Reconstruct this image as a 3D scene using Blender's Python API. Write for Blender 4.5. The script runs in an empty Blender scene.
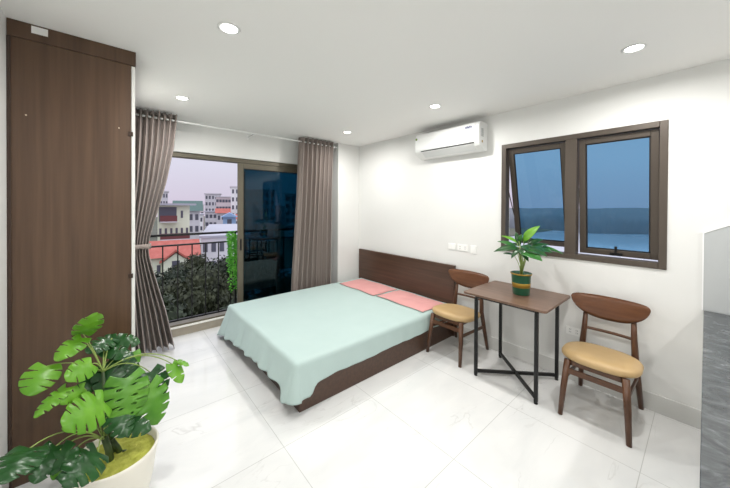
import bpy, bmesh, math, random
from mathutils import Vector, Matrix
random.seed(7)
R = math.radians
scn = bpy.context.scene
COL = scn.collection

# ------------------------------------------------------------------ camera
F, YAW, ROLL, PIT, CY, H = 291.6, R(40.5487), R(.3282), R(.4288), 208.156, 1.643
fw0 = Vector((math.sin(YAW), math.cos(YAW), 0)); rt = Vector((math.cos(YAW), -math.sin(YAW), 0)); up = Vector((0, 0, 1))
fw = fw0*math.cos(PIT) - up*math.sin(PIT); u2 = up*math.cos(PIT) + fw0*math.sin(PIT)
r3 = rt*math.cos(ROLL) + u2*math.sin(ROLL); u3 = u2*math.cos(ROLL) - rt*math.sin(ROLL)
EYE = Vector((0, 0, H))
cam_d = bpy.data.cameras.new('camera'); cam = bpy.data.objects.new('camera', cam_d); COL.objects.link(cam)
cam.matrix_world = Matrix(((r3.x, u3.x, -fw.x, 0), (r3.y, u3.y, -fw.y, 0), (r3.z, u3.z, -fw.z, H), (0, 0, 0, 1)))
cam_d.sensor_fit = 'HORIZONTAL'; cam_d.sensor_width = 36; cam_d.lens = F/730*36
cam_d.shift_y = -(244-CY)/730; cam_d.clip_start = .02; cam_d.clip_end = 3000
scn.camera = cam

def ray(px, py): return fw + r3*((px-365)/F) + u3*((CY-py)/F)
def atY(px, py, Y):
    d = ray(px, py); return EYE + d*(Y/d.y)
def atX(px, py, X):
    d = ray(px, py); return EYE + d*(X/d.x)
def atD(px, py, t): return EYE + ray(px, py)*t

# ------------------------------------------------------------------ materials
MATS = {}
def srgb(c):
    return tuple(((v/255)/12.92 if v/255 <= .04045 else ((v/255+.055)/1.055)**2.4) for v in c) + (1,)
def mat(name, rgb, rough=.5, metal=0, noise=None, bump=None, spec=None, sheen=0, trans=0, coat=0):
    """noise=(scale vector, amount, second rgb); bump=(scale, strength)"""
    if name in MATS: return MATS[name]
    m = bpy.data.materials.new(name); m.use_nodes = True; nt = m.node_tree; N = nt.nodes; L = nt.links
    b = N['Principled BSDF']; b.inputs['Base Color'].default_value = srgb(rgb)
    b.inputs['Roughness'].default_value = rough; b.inputs['Metallic'].default_value = metal
    if spec is not None: b.inputs['Specular IOR Level'].default_value = spec
    if sheen: b.inputs['Sheen Weight'].default_value = sheen
    if coat: b.inputs['Coat Weight'].default_value = coat
    tc = N.new('ShaderNodeTexCoord')
    if noise:
        sc, amt, rgb2 = noise
        mp = N.new('ShaderNodeMapping'); mp.inputs['Scale'].default_value = sc if isinstance(sc, tuple) else (sc, sc, sc)
        L.new(tc.outputs['Object'], mp.inputs['Vector'])
        n = N.new('ShaderNodeTexNoise'); n.inputs['Scale'].default_value = 1; n.inputs['Detail'].default_value = 6
        L.new(mp.outputs[0], n.inputs['Vector'])
        r = N.new('ShaderNodeValToRGB'); r.color_ramp.elements[0].position = .5-amt; r.color_ramp.elements[1].position = .5+amt
        r.color_ramp.elements[0].color = srgb(rgb); r.color_ramp.elements[1].color = srgb(rgb2)
        L.new(n.outputs['Fac'], r.inputs[0]); L.new(r.outputs[0], b.inputs['Base Color'])
    if bump:
        n2 = N.new('ShaderNodeTexNoise'); n2.inputs['Scale'].default_value = bump[0]; n2.inputs['Detail'].default_value = 4
        L.new(tc.outputs['Object'], n2.inputs['Vector'])
        bp = N.new('ShaderNodeBump'); bp.inputs['Strength'].default_value = bump[1]; bp.inputs['Distance'].default_value = .01
        L.new(n2.outputs['Fac'], bp.inputs['Height']); L.new(bp.outputs[0], b.inputs['Normal'])
    if trans:
        b.inputs['Subsurface Weight'].default_value = 0
        t = N.new('ShaderNodeBsdfTranslucent'); mx = N.new('ShaderNodeMixShader'); mx.inputs[0].default_value = trans
        t.inputs[0].default_value = srgb(rgb)
        if noise: L.new(r.outputs[0], t.inputs[0])
        out = N['Material Output']
        L.new(b.outputs[0], mx.inputs[1]); L.new(t.outputs[0], mx.inputs[2]); L.new(mx.outputs[0], out.inputs[0])
    MATS[name] = m; return m

def glass_mat(name, tint, refl=.5):
    m = bpy.data.materials.new(name); m.use_nodes = True; nt = m.node_tree; N = nt.nodes; L = nt.links
    N.remove(N['Principled BSDF']); out = N['Material Output']
    t = N.new('ShaderNodeBsdfTransparent'); t.inputs[0].default_value = tint + (1,)
    g = N.new('ShaderNodeBsdfGlossy'); g.inputs['Roughness'].default_value = .01
    f = N.new('ShaderNodeFresnel'); f.inputs[0].default_value = 1.5
    mul = N.new('ShaderNodeMath'); mul.operation = 'MULTIPLY'; mul.inputs[1].default_value = refl
    mx = N.new('ShaderNodeMixShader'); L.new(f.outputs[0], mul.inputs[0]); L.new(mul.outputs[0], mx.inputs[0])
    L.new(t.outputs[0], mx.inputs[1]); L.new(g.outputs[0], mx.inputs[2]); L.new(mx.outputs[0], out.inputs[0])
    return m

def floor_mat():
    m = bpy.data.materials.new('white_marble_tile'); m.use_nodes = True; nt = m.node_tree; N = nt.nodes; L = nt.links
    b = N['Principled BSDF']; geo = N.new('ShaderNodeNewGeometry')
    mp = N.new('ShaderNodeMapping'); mp.inputs['Location'].default_value = (-.87, -1.05, 0)
    L.new(geo.outputs['Position'], mp.inputs[0])
    br = N.new('ShaderNodeTexBrick'); br.offset = 0; br.inputs['Scale'].default_value = 1
    br.inputs['Brick Width'].default_value = .8; br.inputs['Row Height'].default_value = .8
    br.inputs['Mortar Size'].default_value = .0022; br.inputs['Mortar Smooth'].default_value = .1
    br.inputs['Color1'].default_value = (1, 1, 1, 1); br.inputs['Color2'].default_value = (.97, .97, .97, 1)
    br.inputs['Mortar'].default_value = (.68, .68, .67, 1)
    L.new(mp.outputs[0], br.inputs['Vector'])
    # veins: thin lines where a distorted noise crosses its middle, broken up by a second noise
    mp2 = N.new('ShaderNodeMapping'); mp2.inputs['Rotation'].default_value = (0, 0, R(25)); mp2.inputs['Scale'].default_value = (1.1, 2.8, 1)
    L.new(geo.outputs['Position'], mp2.inputs[0])
    n = N.new('ShaderNodeTexNoise'); n.inputs['Scale'].default_value = 1.6; n.inputs['Detail'].default_value = 5; n.inputs['Distortion'].default_value = .8
    L.new(mp2.outputs[0], n.inputs['Vector'])
    s = N.new('ShaderNodeMath'); s.operation = 'SUBTRACT'; s.inputs[1].default_value = .5; L.new(n.outputs['Fac'], s.inputs[0])
    a = N.new('ShaderNodeMath'); a.operation = 'ABSOLUTE'; L.new(s.outputs[0], a.inputs[0])
    r = N.new('ShaderNodeMapRange'); r.inputs['From Min'].default_value = 0; r.inputs['From Max'].default_value = .012
    r.inputs['To Min'].default_value = 1; r.inputs['To Max'].default_value = 0; L.new(a.outputs[0], r.inputs['Value'])
    n2 = N.new('ShaderNodeTexNoise'); n2.inputs['Scale'].default_value = 2.3; n2.inputs['Detail'].default_value = 3
    L.new(geo.outputs['Position'], n2.inputs['Vector'])
    r2 = N.new('ShaderNodeMapRange'); r2.inputs['From Min'].default_value = .5; r2.inputs['From Max'].default_value = .68; L.new(n2.outputs['Fac'], r2.inputs['Value'])
    mu = N.new('ShaderNodeMath'); mu.operation = 'MULTIPLY'; L.new(r.outputs[0], mu.inputs[0]); L.new(r2.outputs[0], mu.inputs[1])
    mu2 = N.new('ShaderNodeMath'); mu2.operation = 'MULTIPLY'; mu2.inputs[1].default_value = .4; L.new(mu.outputs[0], mu2.inputs[0])
    # soft clouds
    r3_ = N.new('ShaderNodeValToRGB'); r3_.color_ramp.elements[0].position = .38; r3_.color_ramp.elements[1].position = .7
    r3_.color_ramp.elements[0].color = srgb((228, 228, 227)); r3_.color_ramp.elements[1].color = srgb((216, 217, 217))
    n3 = N.new('ShaderNodeTexNoise'); n3.inputs['Scale'].default_value = 1.4; n3.inputs['Detail'].default_value = 5; n3.inputs['Distortion'].default_value = .6
    L.new(mp2.outputs[0], n3.inputs['Vector']); L.new(n3.outputs['Fac'], r3_.inputs[0])
    mix = N.new('ShaderNodeMixRGB'); L.new(mu2.outputs[0], mix.inputs[0]); L.new(r3_.outputs[0], mix.inputs[1]); mix.inputs[2].default_value = srgb((168, 166, 162))
    mlt = N.new('ShaderNodeMixRGB'); mlt.blend_type = 'MULTIPLY'; mlt.inputs[0].default_value = 1
    L.new(mix.outputs[0], mlt.inputs[1]); L.new(br.outputs['Color'], mlt.inputs[2]); L.new(mlt.outputs[0], b.inputs['Base Color'])
    b.inputs['Roughness'].default_value = .09; b.inputs['Specular IOR Level'].default_value = .5
    return m

def granite_mat():
    m = bpy.data.materials.new('grey_streaked_stone'); m.use_nodes = True; nt = m.node_tree; N = nt.nodes; L = nt.links
    b = N['Principled BSDF']; geo = N.new('ShaderNodeNewGeometry')
    mp = N.new('ShaderNodeMapping'); mp.inputs['Scale'].default_value = (13, 7, 6); mp.inputs['Rotation'].default_value = (0, 0, R(12))
    L.new(geo.outputs['Position'], mp.inputs[0])
    n = N.new('ShaderNodeTexNoise'); n.inputs['Scale'].default_value = 1; n.inputs['Detail'].default_value = 9; n.inputs['Roughness'].default_value = .72; n.inputs['Distortion'].default_value = 1.2
    L.new(mp.outputs[0], n.inputs['Vector'])
    r = N.new('ShaderNodeValToRGB'); e = r.color_ramp.elements
    e[0].position = .3; e[0].color = srgb((38, 42, 46)); e[1].position = .74; e[1].color = srgb((158, 160, 162))
    x = e.new(.52); x.color = srgb((76, 80, 83)); x = e.new(.62); x.color = srgb((96, 99, 102))
    L.new(n.outputs['Fac'], r.inputs[0]); L.new(r.outputs[0], b.inputs['Base Color'])
    b.inputs['Roughness'].default_value = .25
    return m

def wood(name, dark, light, axis='z', rough=.35, scale=1):
    """grain stretched along one axis, in object coordinates"""
    s = {'z': (34, 34, 1.2), 'y': (34, 1.2, 34), 'x': (1.2, 34, 34)}[axis]
    s = tuple(v*scale for v in s)
    return mat(name, dark, rough, noise=(s, .28, light))

M_wall = mat('white_wall_paint', (229, 229, 227), .6, bump=(60, .03))
M_ceil = mat('ceiling_paint', (243, 242, 240), .7)
M_floor = floor_mat()
M_base = mat('baseboard_tile', (206, 206, 203), .3, noise=((3, 3, 6), .2, (216, 216, 214)))
M_wwood = wood('wardrobe_wood', (70, 50, 36), (98, 74, 55), 'z', .32)
M_bwood = wood('bed_wood', (64, 44, 33), (88, 63, 49), 'y', .35)
M_cwood = wood('chair_wood', (68, 42, 27), (98, 64, 42), 'z', .35)
M_crest = wood('chair_crest_wood', (82, 48, 27), (112, 70, 42), 'y', .3)
M_twood = wood('table_wood', (98, 74, 60), (124, 98, 82), 'y', .35)
M_tan = mat('tan_leatherette', (188, 158, 112), .4, noise=(14, .3, (196, 166, 120)))
M_black = mat('black_powder_steel', (24, 24, 25), .4, metal=.3)
M_frame = mat('taupe_window_aluminium', (84, 75, 67), .4, metal=.25)
M_dframe = mat('taupe_door_aluminium', (104, 98, 84), .4, metal=.25)
M_gasket = mat('black_rubber_gasket', (20, 18, 17), .6)
M_white = mat('white_plastic', (240, 241, 240), .35)
M_plate = mat('switch_plastic', (244, 244, 242), .3)
M_grey = mat('grey_plastic', (150, 152, 152), .5)
M_dark = mat('dark_slot', (40, 40, 42), .6)
M_metal = mat('brushed_steel', (190, 190, 192), .25, metal=1)
M_grom = mat('dull_grommet_metal', (120, 112, 106), .35, metal=.8)
M_curtain = mat('taupe_curtain_fabric', (148, 136, 130), .6, sheen=.2, bump=(180, .12))
M_sheet = mat('mint_cotton_sheet', (178, 198, 195), .85, bump=(220, .1), noise=(5, .3, (183, 202, 199)))
M_matt = mat('white_mattress_fabric', (225, 225, 220), .9)
M_pink = mat('pink_pillow_cotton', (212, 152, 150), .85, bump=(200, .1), noise=(6, .3, (218, 160, 158)))
M_edge_shade = mat('grey_green_piping', (120, 132, 124), .8)  # colour of the shadow line drawn round the pillows
M_granite = granite_mat()
M_tile = mat('pale_splashback', (184, 187, 188), .3)
M_trimw = mat('white_trim', (246, 246, 246), .4)
M_cab = mat('cabinet_white', (226, 226, 222), .35)
M_planter = mat('cream_planter_ceramic', (238, 234, 222), .35)
M_moss = mat('yellow_green_moss', (150, 156, 50), .9, noise=(30, .25, (190, 190, 90)), bump=(60, .8))
M_stem = mat('dark_green_stem', (44, 66, 32), .5, noise=(18, .2, (70, 88, 44)))
M_pet = mat('pale_green_petiole', (138, 160, 82), .5)
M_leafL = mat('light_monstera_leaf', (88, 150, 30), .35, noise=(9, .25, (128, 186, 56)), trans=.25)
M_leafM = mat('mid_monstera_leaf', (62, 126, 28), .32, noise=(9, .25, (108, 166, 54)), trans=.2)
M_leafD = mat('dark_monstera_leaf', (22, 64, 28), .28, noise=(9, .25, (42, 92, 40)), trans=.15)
M_leafE = mat('mid_table_leaf', (34, 92, 34), .32, noise=(9, .25, (60, 124, 50)), trans=.2)
M_gpot = mat('green_glazed_pot', (20, 88, 62), .3, coat=.5)
M_gold = mat('gold_band', (176, 140, 58), .35, metal=.6)
M_lamp = bpy.data.materials.new('lamp_diffuser'); M_lamp.use_nodes = True
_b = M_lamp.node_tree.nodes['Principled BSDF']; _b.inputs['Emission Color'].default_value = (1, .98, .93, 1); _b.inputs['Emission Strength'].default_value = 14
M_gwin = glass_mat('blue_tinted_glass', (.47, .68, .80), .45)
M_gdoor = glass_mat('dark_blue_door_glass', (.22, .44, .51), .8)
M_bark = mat('tree_bark', (60, 50, 40), .9, noise=(6, .3, (84, 72, 58)))
M_fol = [mat('dark_tree_foliage', (22, 33, 18), .7, noise=(1.6, .2, (52, 66, 34))),
         mat('olive_tree_foliage', (30, 38, 20), .7, noise=(1.6, .2, (64, 70, 40))),
         mat('deep_tree_foliage', (16, 28, 16), .7, noise=(1.6, .2, (40, 56, 30)))]
M_fern = mat('bright_green_fern', (60, 158, 36), .5, noise=(14, .2, (124, 206, 78)), trans=.25)
M_rtile = mat('red_roof_tiles', (168, 84, 72), .7, noise=((1.5, 1.5, 1.5), .2, (184, 104, 92)))
M_yel = mat('pale_yellow_render', (226, 230, 206), .8)
M_gry = mat('grey_roof_sheet', (168, 168, 178), .6, noise=((.3, 2, 1), .2, (180, 180, 190)))
M_conc = mat('pale_concrete', (206, 204, 210), .8, noise=(.4, .25, (220, 216, 220)))
M_pinkb = mat('pinkish_render', (214, 200, 202), .8)
M_blueb = mat('light_blue_render', (150, 178, 214), .8)
M_teal = mat('green_metal_roof', (66, 96, 90), .6)
M_wdark = mat('dark_window_glass', (92, 92, 104), .3)
M_maroon = mat('maroon_balcony', (112, 62, 64), .7)
M_ground = mat('outdoor_ground', (72, 78, 60), .9, noise=(.05, .2, (92, 92, 80)))
M_water = mat('river_water', (178, 186, 196), .12, noise=((.02, .02, .02), .2, (190, 196, 204)))
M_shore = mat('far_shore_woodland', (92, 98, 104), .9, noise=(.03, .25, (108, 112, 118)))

# ------------------------------------------------------------------ mesh helpers
def new(): return bmesh.new()
def link(name, bm, m=None, parent=None, smooth=False, bevel=0, seg=2, mats=None):
    me = bpy.data.meshes.new(name)
    bmesh.ops.recalc_face_normals(bm, faces=bm.faces); bm.to_mesh(me); bm.free()
    for mm in (mats or [m]): me.materials.append(mm)
    if smooth:
        for p in me.polygons: p.use_smooth = True
    o = bpy.data.objects.new(name, me); COL.objects.link(o)
    if parent: o.parent = parent; o.matrix_parent_inverse = Matrix.Translation(-parent.location) if False else Matrix()
    if bevel:
        b = o.modifiers.new('bevel', 'BEVEL'); b.width = bevel; b.segments = seg; b.limit_method = 'ANGLE'; b.angle_limit = R(35)
    return o
def box(bm, x0, x1, y0, y1, z0, z1, M=None, mi=0):
    vs = [bm.verts.new((x, y, z)) for x in (x0, x1) for y in (y0, y1) for z in (z0, z1)]
    if M is not None:
        for v in vs: v.co = M @ v.co
    for f in ((0,1,3,2),(4,6,7,5),(0,4,5,1),(2,3,7,6),(0,2,6,4),(1,5,7,3)):
        bm.faces.new([vs[i] for i in f]).material_index = mi
    return vs
def frame_of(d, hint=Vector((0, 0, 1))):
    d = d.normalized()
    if abs(d.dot(hint)) > .97: hint = Vector((0, 1, 0)) if abs(d.y) < .9 else Vector((1, 0, 0))
    s = d.cross(hint).normalized(); u = s.cross(d).normalized(); return s, u
def tube(bm, pts, rad, n=8, sx=1, cap=True, hint=Vector((0, 0, 1))):
    """round tube through pts; rad float or list; sx stretches the section sideways"""
    pts = [Vector(p) for p in pts]; rings = []
    for i, p in enumerate(pts):
        d = (pts[min(i+1, len(pts)-1)] - pts[max(i-1, 0)]); s, u = frame_of(d, hint)
        r = rad[i] if isinstance(rad, (list, tuple)) else rad
        rings.append([bm.verts.new(p + s*(math.cos(a)*r*sx) + u*(math.sin(a)*r)) for a in [2*math.pi*k/n for k in range(n)]])
    for a, b in zip(rings, rings[1:]):
        for k in range(n): bm.faces.new((a[k], a[(k+1) % n], b[(k+1) % n], b[k]))
    if cap: bm.faces.new(rings[0]); bm.faces.new(rings[-1][::-1])
def bar(bm, p, q, w, h, hint=Vector((0, 0, 1)), w2=None, h2=None):
    """rectangular bar from p to q, w sideways, h along hint"""
    p, q = Vector(p), Vector(q); s, u = frame_of(q-p, hint); w2 = w2 or w; h2 = h2 or h
    A = [bm.verts.new(p + s*(a*w/2) + u*(b*h/2)) for a, b in ((-1,-1),(1,-1),(1,1),(-1,1))]
    B = [bm.verts.new(q + s*(a*w2/2) + u*(b*h2/2)) for a, b in ((-1,-1),(1,-1),(1,1),(-1,1))]
    bm.faces.new(A[::-1]); bm.faces.new(B)
    for k in range(4): bm.faces.new((A[k], A[(k+1) % 4], B[(k+1) % 4], B[k]))
def lathe(bm, prof, c=(0, 0, 0), n=32):
    rings = []
    for r, z in prof:
        rings.append([bm.verts.new((c[0]+r*math.cos(2*math.pi*k/n), c[1]+r*math.sin(2*math.pi*k/n), c[2]+z)) for k in range(n)] if r > 1e-6 else [bm.verts.new((c[0], c[1], c[2]+z))])
    for a, b in zip(rings, rings[1:]):
        for k in range(n):
            k2 = (k+1) % n
            if len(a) == 1 and len(b) == 1: continue
            if len(a) == 1: bm.faces.new((a[0], b[k2], b[k]))
            elif len(b) == 1: bm.faces.new((a[k], a[k2], b[0]))
            else: bm.faces.new((a[k], a[k2], b[k2], b[k]))
def prism(bm, pts, ext, M=None):
    """polygon pts (3D) extruded by vector ext"""
    a = [bm.verts.new(Vector(p)) for p in pts]; b = [bm.verts.new(Vector(p)+Vector(ext)) for p in pts]
    if M is not None:
        for v in a+b: v.co = M @ v.co
    bm.faces.new(a); bm.faces.new(b[::-1]); n = len(a)
    for k in range(n): bm.faces.new((a[k], b[k], b[(k+1) % n], a[(k+1) % n]))
def rounded_rect(x0, x1, y0, y1, r, n=6):
    out = []
    for cx, cy, a0 in ((x1-r, y1-r, 0), (x0+r, y1-r, 90), (x0+r, y0+r, 180), (x1-r, y0+r, 270)):
        for k in range(n+1):
            a = R(a0+90*k/n); out.append((cx+r*math.cos(a), cy+r*math.sin(a)))
    return out
def tag(o, label=None, cat=None, group=None, kind=None):
    if label: o['label'] = label
    if cat: o['category'] = cat
    if group: o['group'] = group
    if kind: o['kind'] = kind
    return o
def thing(name, label, cat, loc=(0, 0, 0), rz=0, group=None):
    o = bpy.data.objects.new(name, None); COL.objects.link(o); o.location = loc; o.rotation_euler = (0, 0, rz)
    o.empty_display_size = .1
    return tag(o, label, cat, group)
def part(name, bm, m, root, **k):
    """geometry given in world coordinates, stored relative to an unrotated root"""
    bmesh.ops.translate(bm, vec=-Vector(root_loc(root)), verts=bm.verts)
    return link(name, bm, m, root, **k)
def root_loc(o):
    v = Vector((0, 0, 0))
    while o is not None: v += Vector(o.location); o = o.parent
    return v
def copy_tree(o, parent=None):
    c = o.copy(); COL.objects.link(c); c.parent = parent
    for ch in [x for x in bpy.data.objects if x.parent == o]: copy_tree(ch, c)
    return c
def struct(name, bm, m, **k):
    o = link(name, bm, m, **k); o['kind'] = 'structure'; return o

# ------------------------------------------------------------------ room shell
XL, XR, YB, YF, YC, CZ = -.47, 3.30, -1.7, 4.28, 4.028, 2.70
bm = new(); box(bm, XL-.2, XR+.2, YB-.2, YF+.2, -.15, 0); struct('floor', bm, M_floor)
bm = new(); box(bm, XL-.2, XR+.2, YB-.2, YF+.2, CZ, CZ+.15); struct('ceiling', bm, M_ceil)
bm = new(); box(bm, XL-.2, XL, YB-.2, YF+.2, 0, CZ); struct('wall_left', bm, M_wall)
bm = new(); box(bm, XL, XR, YB-.2, YB, 0, CZ); struct('wall_back', bm, M_wall)
WY0, WY1, WZ0, WZ1 = .196, 1.494, 1.152, 2.334
bm = new()
for y0, y1, z0, z1 in ((YB-.2, WY0, 0, CZ), (WY1, YF+.2, 0, CZ), (WY0, WY1, 0, WZ0), (WY0, WY1, WZ1, CZ)):
    box(bm, XR, XR+.2, y0, y1, z0, z1)
struct('wall_right', bm, M_wall)
DX0, DX1, DZ1 = .10, 2.72, 2.308
bm = new()
for x0, x1, z0, z1 in ((XL, DX0, 0, CZ), (DX1, XR, 0, CZ), (DX0, DX1, DZ1, CZ)):
    box(bm, x0, x1, YF, YF+.2, z0, z1)
struct('wall_front', bm, M_wall)
bm = new(); box(bm, 2.848, XR, YC, YF, 0, CZ); struct('wall_pillar', bm, M_wall)
# baseboards (tile skirting)
bm = new(); box(bm, XR-.009, XR, .0, YC, 0, .142); struct('baseboard_right', bm, M_base, bevel=.002)
bm = new(); box(bm, XL, DX0, YF-.009, YF, 0, .142); box(bm, DX1, 2.848, YF-.009, YF, 0, .142); struct('baseboard_front', bm, M_base, bevel=.002)
bm = new(); box(bm, XL, XL+.009, YB, 2.56, 0, .142); struct('baseboard_left', bm, M_base, bevel=.002)
# threshold under the balcony door
bm = new(); box(bm, DX0, DX1, YF-.004, YF+.2, 0, .098); o = struct('trim_1', bm, mat('threshold_stone', (150, 140, 126), .35, noise=(9, .25, (166, 158, 144))), bevel=.003)
bm = new(); box(bm, DX0, DX1, YF-.012, YF+.21, .098, .114); struct('trim_2', bm, mat('pale_sill_stone', (226, 224, 216), .3), bevel=.004)

# ------------------------------------------------------------------ balcony door (sliding, right half closed by two overlapping panels)
door = thing('door_1', None, None, ((DX0+DX1)/2, YF+.1, .114)); door['kind'] = 'structure'
fy0, fy1 = YF+.03, YF+.15
bm = new()
box(bm, DX0, DX0+.045, fy0, fy1, .114, DZ1); box(bm, DX1-.045, DX1, fy0, fy1, .114, DZ1)
box(bm, DX0+.045, DX1-.045, fy0, fy1, DZ1-.06, DZ1); box(bm, DX0+.045, DX1-.045, fy0, fy1, .114, .136)
part('door_frame', bm, M_dframe, door, bevel=.003)
def sash_panel(x0, x1, y, name):
    z0, z1, w, t = .137, DZ1-.061, .075, .035
    bm = new()
    box(bm, x0, x0+w, y, y+t, z0, z1); box(bm, x1-w, x1, y, y+t, z0, z1)
    box(bm, x0+w, x1-w, y, y+t, z0, z0+w); box(bm, x0+w, x1-w, y, y+t, z1-w, z1)
    p = part(name, bm, M_dframe, door, bevel=.003)
    bm = new(); box(bm, x0+w-.005, x1-w+.005, y+t/2-.003, y+t/2+.003, z0+w-.005, z1-w+.005); bmesh.ops.translate(bm, vec=-root_loc(door), verts=bm.verts)
    link('glass', bm, M_gdoor, p)
    bm = new()
    for a, b, c, d in ((x0+w, x0+w+.008, z0+w, z1-w), (x1-w-.008, x1-w, z0+w, z1-w), (x0+w, x1-w, z0+w, z0+w+.008), (x0+w, x1-w, z1-w-.008, z1-w)):
        box(bm, a, b, y+t/2-.012, y+t/2-.0035, c, d)
    bmesh.ops.translate(bm, vec=-root_loc(door), verts=bm.verts); link('gasket', bm, M_gasket, p)
    return p
pf = sash_panel(1.322, DX1-.046, YF+.04, 'sliding_panel')
pb = sash_panel(1.36, DX1-.046, YF+.095, 'sliding_panel')
bm = new(); bar(bm, (1.36, YF+.03, 1.0), (1.36, YF+.03, 1.16), .018, .012, Vector((0, 1, 0))); bmesh.ops.translate(bm, vec=-root_loc(door), verts=bm.verts); link('door_handle', bm, M_black, pf, bevel=.003)

# ------------------------------------------------------------------ awning window
win = thing('window_1', None, None, (XR+.05, (WY0+WY1)/2, WZ0)); win['kind'] = 'structure'
X0, X1 = XR-.012, XR+.085
bm = new(); fwid = .048
box(bm, X0, X1, WY0, WY0+fwid, WZ0, WZ1); box(bm, X0, X1, WY1-fwid, WY1, WZ0, WZ1)
box(bm, X0, X1, WY0+fwid, WY1-fwid, WZ0, WZ0+fwid); box(bm, X0, X1, WY0+fwid, WY1-fwid, WZ1-fwid, WZ1)
part('window_frame', bm, M_frame, win, bevel=.003)
bm = new(); box(bm, X0, X1, .793, .885, WZ0+fwid, WZ1-fwid); part('mullion', bm, M_frame, win, bevel=.003)
def sash(y0, y1, ang, handle):
    zt, zb, w, t = WZ1-fwid-.004, WZ0+fwid+.006, .05, .04
    piv = Vector((XR+.055, 0, zt)); M = Matrix.Translation(piv) @ Matrix.Rotation(-ang, 4, 'Y') @ Matrix.Translation(-piv)
    x0 = XR+.03; y0 += .005; y1 -= .005
    base = root_loc(win)
    bm = new()
    box(bm, x0, x0+t, y0, y0+w, zb, zt, M); box(bm, x0, x0+t, y1-w, y1, zb, zt, M)
    box(bm, x0, x0+t, y0+w, y1-w, zb, zb+w, M); box(bm, x0, x0+t, y0+w, y1-w, zt-w, zt, M)
    p = part('sash', bm, M_frame, win, bevel=.003)
    bm = new(); box(bm, x0+.022, x0+.028, y0+w-.004, y1-w+.004, zb+w-.004, zt-w+.004, M); bmesh.ops.translate(bm, vec=-base, verts=bm.verts); link('glass', bm, M_gwin, p)
    bm = new(); g = .01
    for a, b, c, d in ((y0+w, y0+w+g, zb+w, zt-w), (y1-w-g, y1-w, zb+w, zt-w), (y0+w, y1-w, zb+w, zb+w+g), (y0+w, y1-w, zt-w-g, zt-w)):
        box(bm, x0+.012, x0+.0215, a, b, c, d, M)
    bmesh.ops.translate(bm, vec=-base, verts=bm.verts); link('gasket', bm, M_gasket, p)
    # stay arm on the side of the sash
    bm = new(); q = M @ Vector((x0+.02, y1-.004, zb+.25)); bar(bm, (XR+.05, y1+.001, zb+.62), q+Vector((0, -.002, 0)), .004, .016, Vector((1, 0, 0)))
    bmesh.ops.translate(bm, vec=-base, verts=bm.verts); link('stay_arm', bm, M_metal, p)
    if handle:
        bm = new(); yc = (y0+y1)/2
        box(bm, x0-.008, x0, yc-.045, yc+.045, zb+.006, zb+.03, M); box(bm, x0-.02, x0-.008, yc-.009, yc+.009, zb+.01, zb+.09, M)
        bmesh.ops.translate(bm, vec=-base, verts=bm.verts); link('handle', bm, M_black, p, bevel=.003)
    return p
sash(.885, WY1-fwid, R(12.5), False)
sash(WY0+fwid, .793, R(4.0), True)

# ------------------------------------------------------------------ downlights
LP = [(.515, 1.86), (.50, 3.37), (2.61, .32), (2.557, 1.864), (2.52, 3.345), (.52, .33), (.52, -1.1), (2.6, -1.1)]
LL = ['recessed ceiling downlight nearest the top of the wardrobe, largest in view', 'recessed ceiling downlight beside the left curtain top', 'recessed ceiling downlight in front of the awning window, over the chair by the counter',
      'recessed ceiling downlight between the air conditioner and the bed', 'recessed ceiling downlight in the far corner by the right curtain',
      'recessed ceiling downlight above and behind the viewer on the wardrobe side', 'recessed ceiling downlight by the back wall, wardrobe side', 'recessed ceiling downlight by the back wall, counter side']
LIGHT_W = 15.5
for (x, y), lb in zip(LP, LL):
    t = thing('downlight', lb, 'ceiling light', (x, y, CZ), group='recessed downlights in the ceiling')
    bm = new(); lathe(bm, [(.052, -.001), (.062, -.001), (.064, -.004), (.052, -.007), (.046, -.004), (.046, -.001)], n=28); link('trim_ring', bm, M_white, t, smooth=True)
    bm = new(); lathe(bm, [(0, -.0035), (.045, -.0035), (.045, -.001), (0, -.001)], n=28); link('diffuser', bm, M_lamp, t)
    ld = bpy.data.lights.new('downlight_beam', 'AREA'); ld.shape = 'DISK'; ld.size = .11; ld.energy = LIGHT_W; ld.color = (1, .985, .95); ld.spread = R(172)
    lo = bpy.data.objects.new('downlight_beam', ld); COL.objects.link(lo); lo.location = (0, 0, -.012); lo.parent = t

# ------------------------------------------------------------------ wardrobe
WY = 2.585; WL = 3.72
w = thing('wardrobe', 'tall dark brown wooden wardrobe at left reaching the ceiling, white door edge showing', 'wardrobe', (-.19, 3.15, 0))
bm = new(); box(bm, XL+.002, .082, WY, WL, 0.0, 2.602); part('carcass', bm, M_wwood, w, bevel=.0015)
bm = new(); box(bm, XL+.002, .108, WY-.003, WL, 2.604, CZ-.001); part('top_panel', bm, M_wwood, w, bevel=.001)
bm = new(); box(bm, XL+.001, XL+.016, WY-.006, WY-.0001, 0, 2.6); part('edge_strip', bm, mat('dark_edge_strip', (58, 40, 30), .4), w)
for a, b in ((WY, (WY+WL)/2-.002), ((WY+WL)/2+.002, WL)):
    bm = new(); box(bm, .084, .104, a, b, .004, 2.598); d = part('door', bm, M_cab, w, bevel=.002); d['label'] = 'white wardrobe door with white edge'
    bm = new(); yy = (b-.06) if a == WY else (a+.06); bar(bm, (.118, yy, .95), (.118, yy, 1.15), .012, .012, Vector((0, 1, 0))); bar(bm, (.104, yy, .96), (.118, yy, .96), .01, .01); bar(bm, (.104, yy, 1.14), (.118, yy, 1.14), .01, .01)
    bmesh.ops.translate(bm, vec=-root_loc(w), verts=bm.verts); link('handle', bm, M_metal, d)
bm = new(); box(bm, -.375, -.308, WY-.005, WY-.0032, 2.648, 2.69); o = part('sticker', bm, M_plate, w); o['label'] = 'small blank white sticker'
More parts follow.
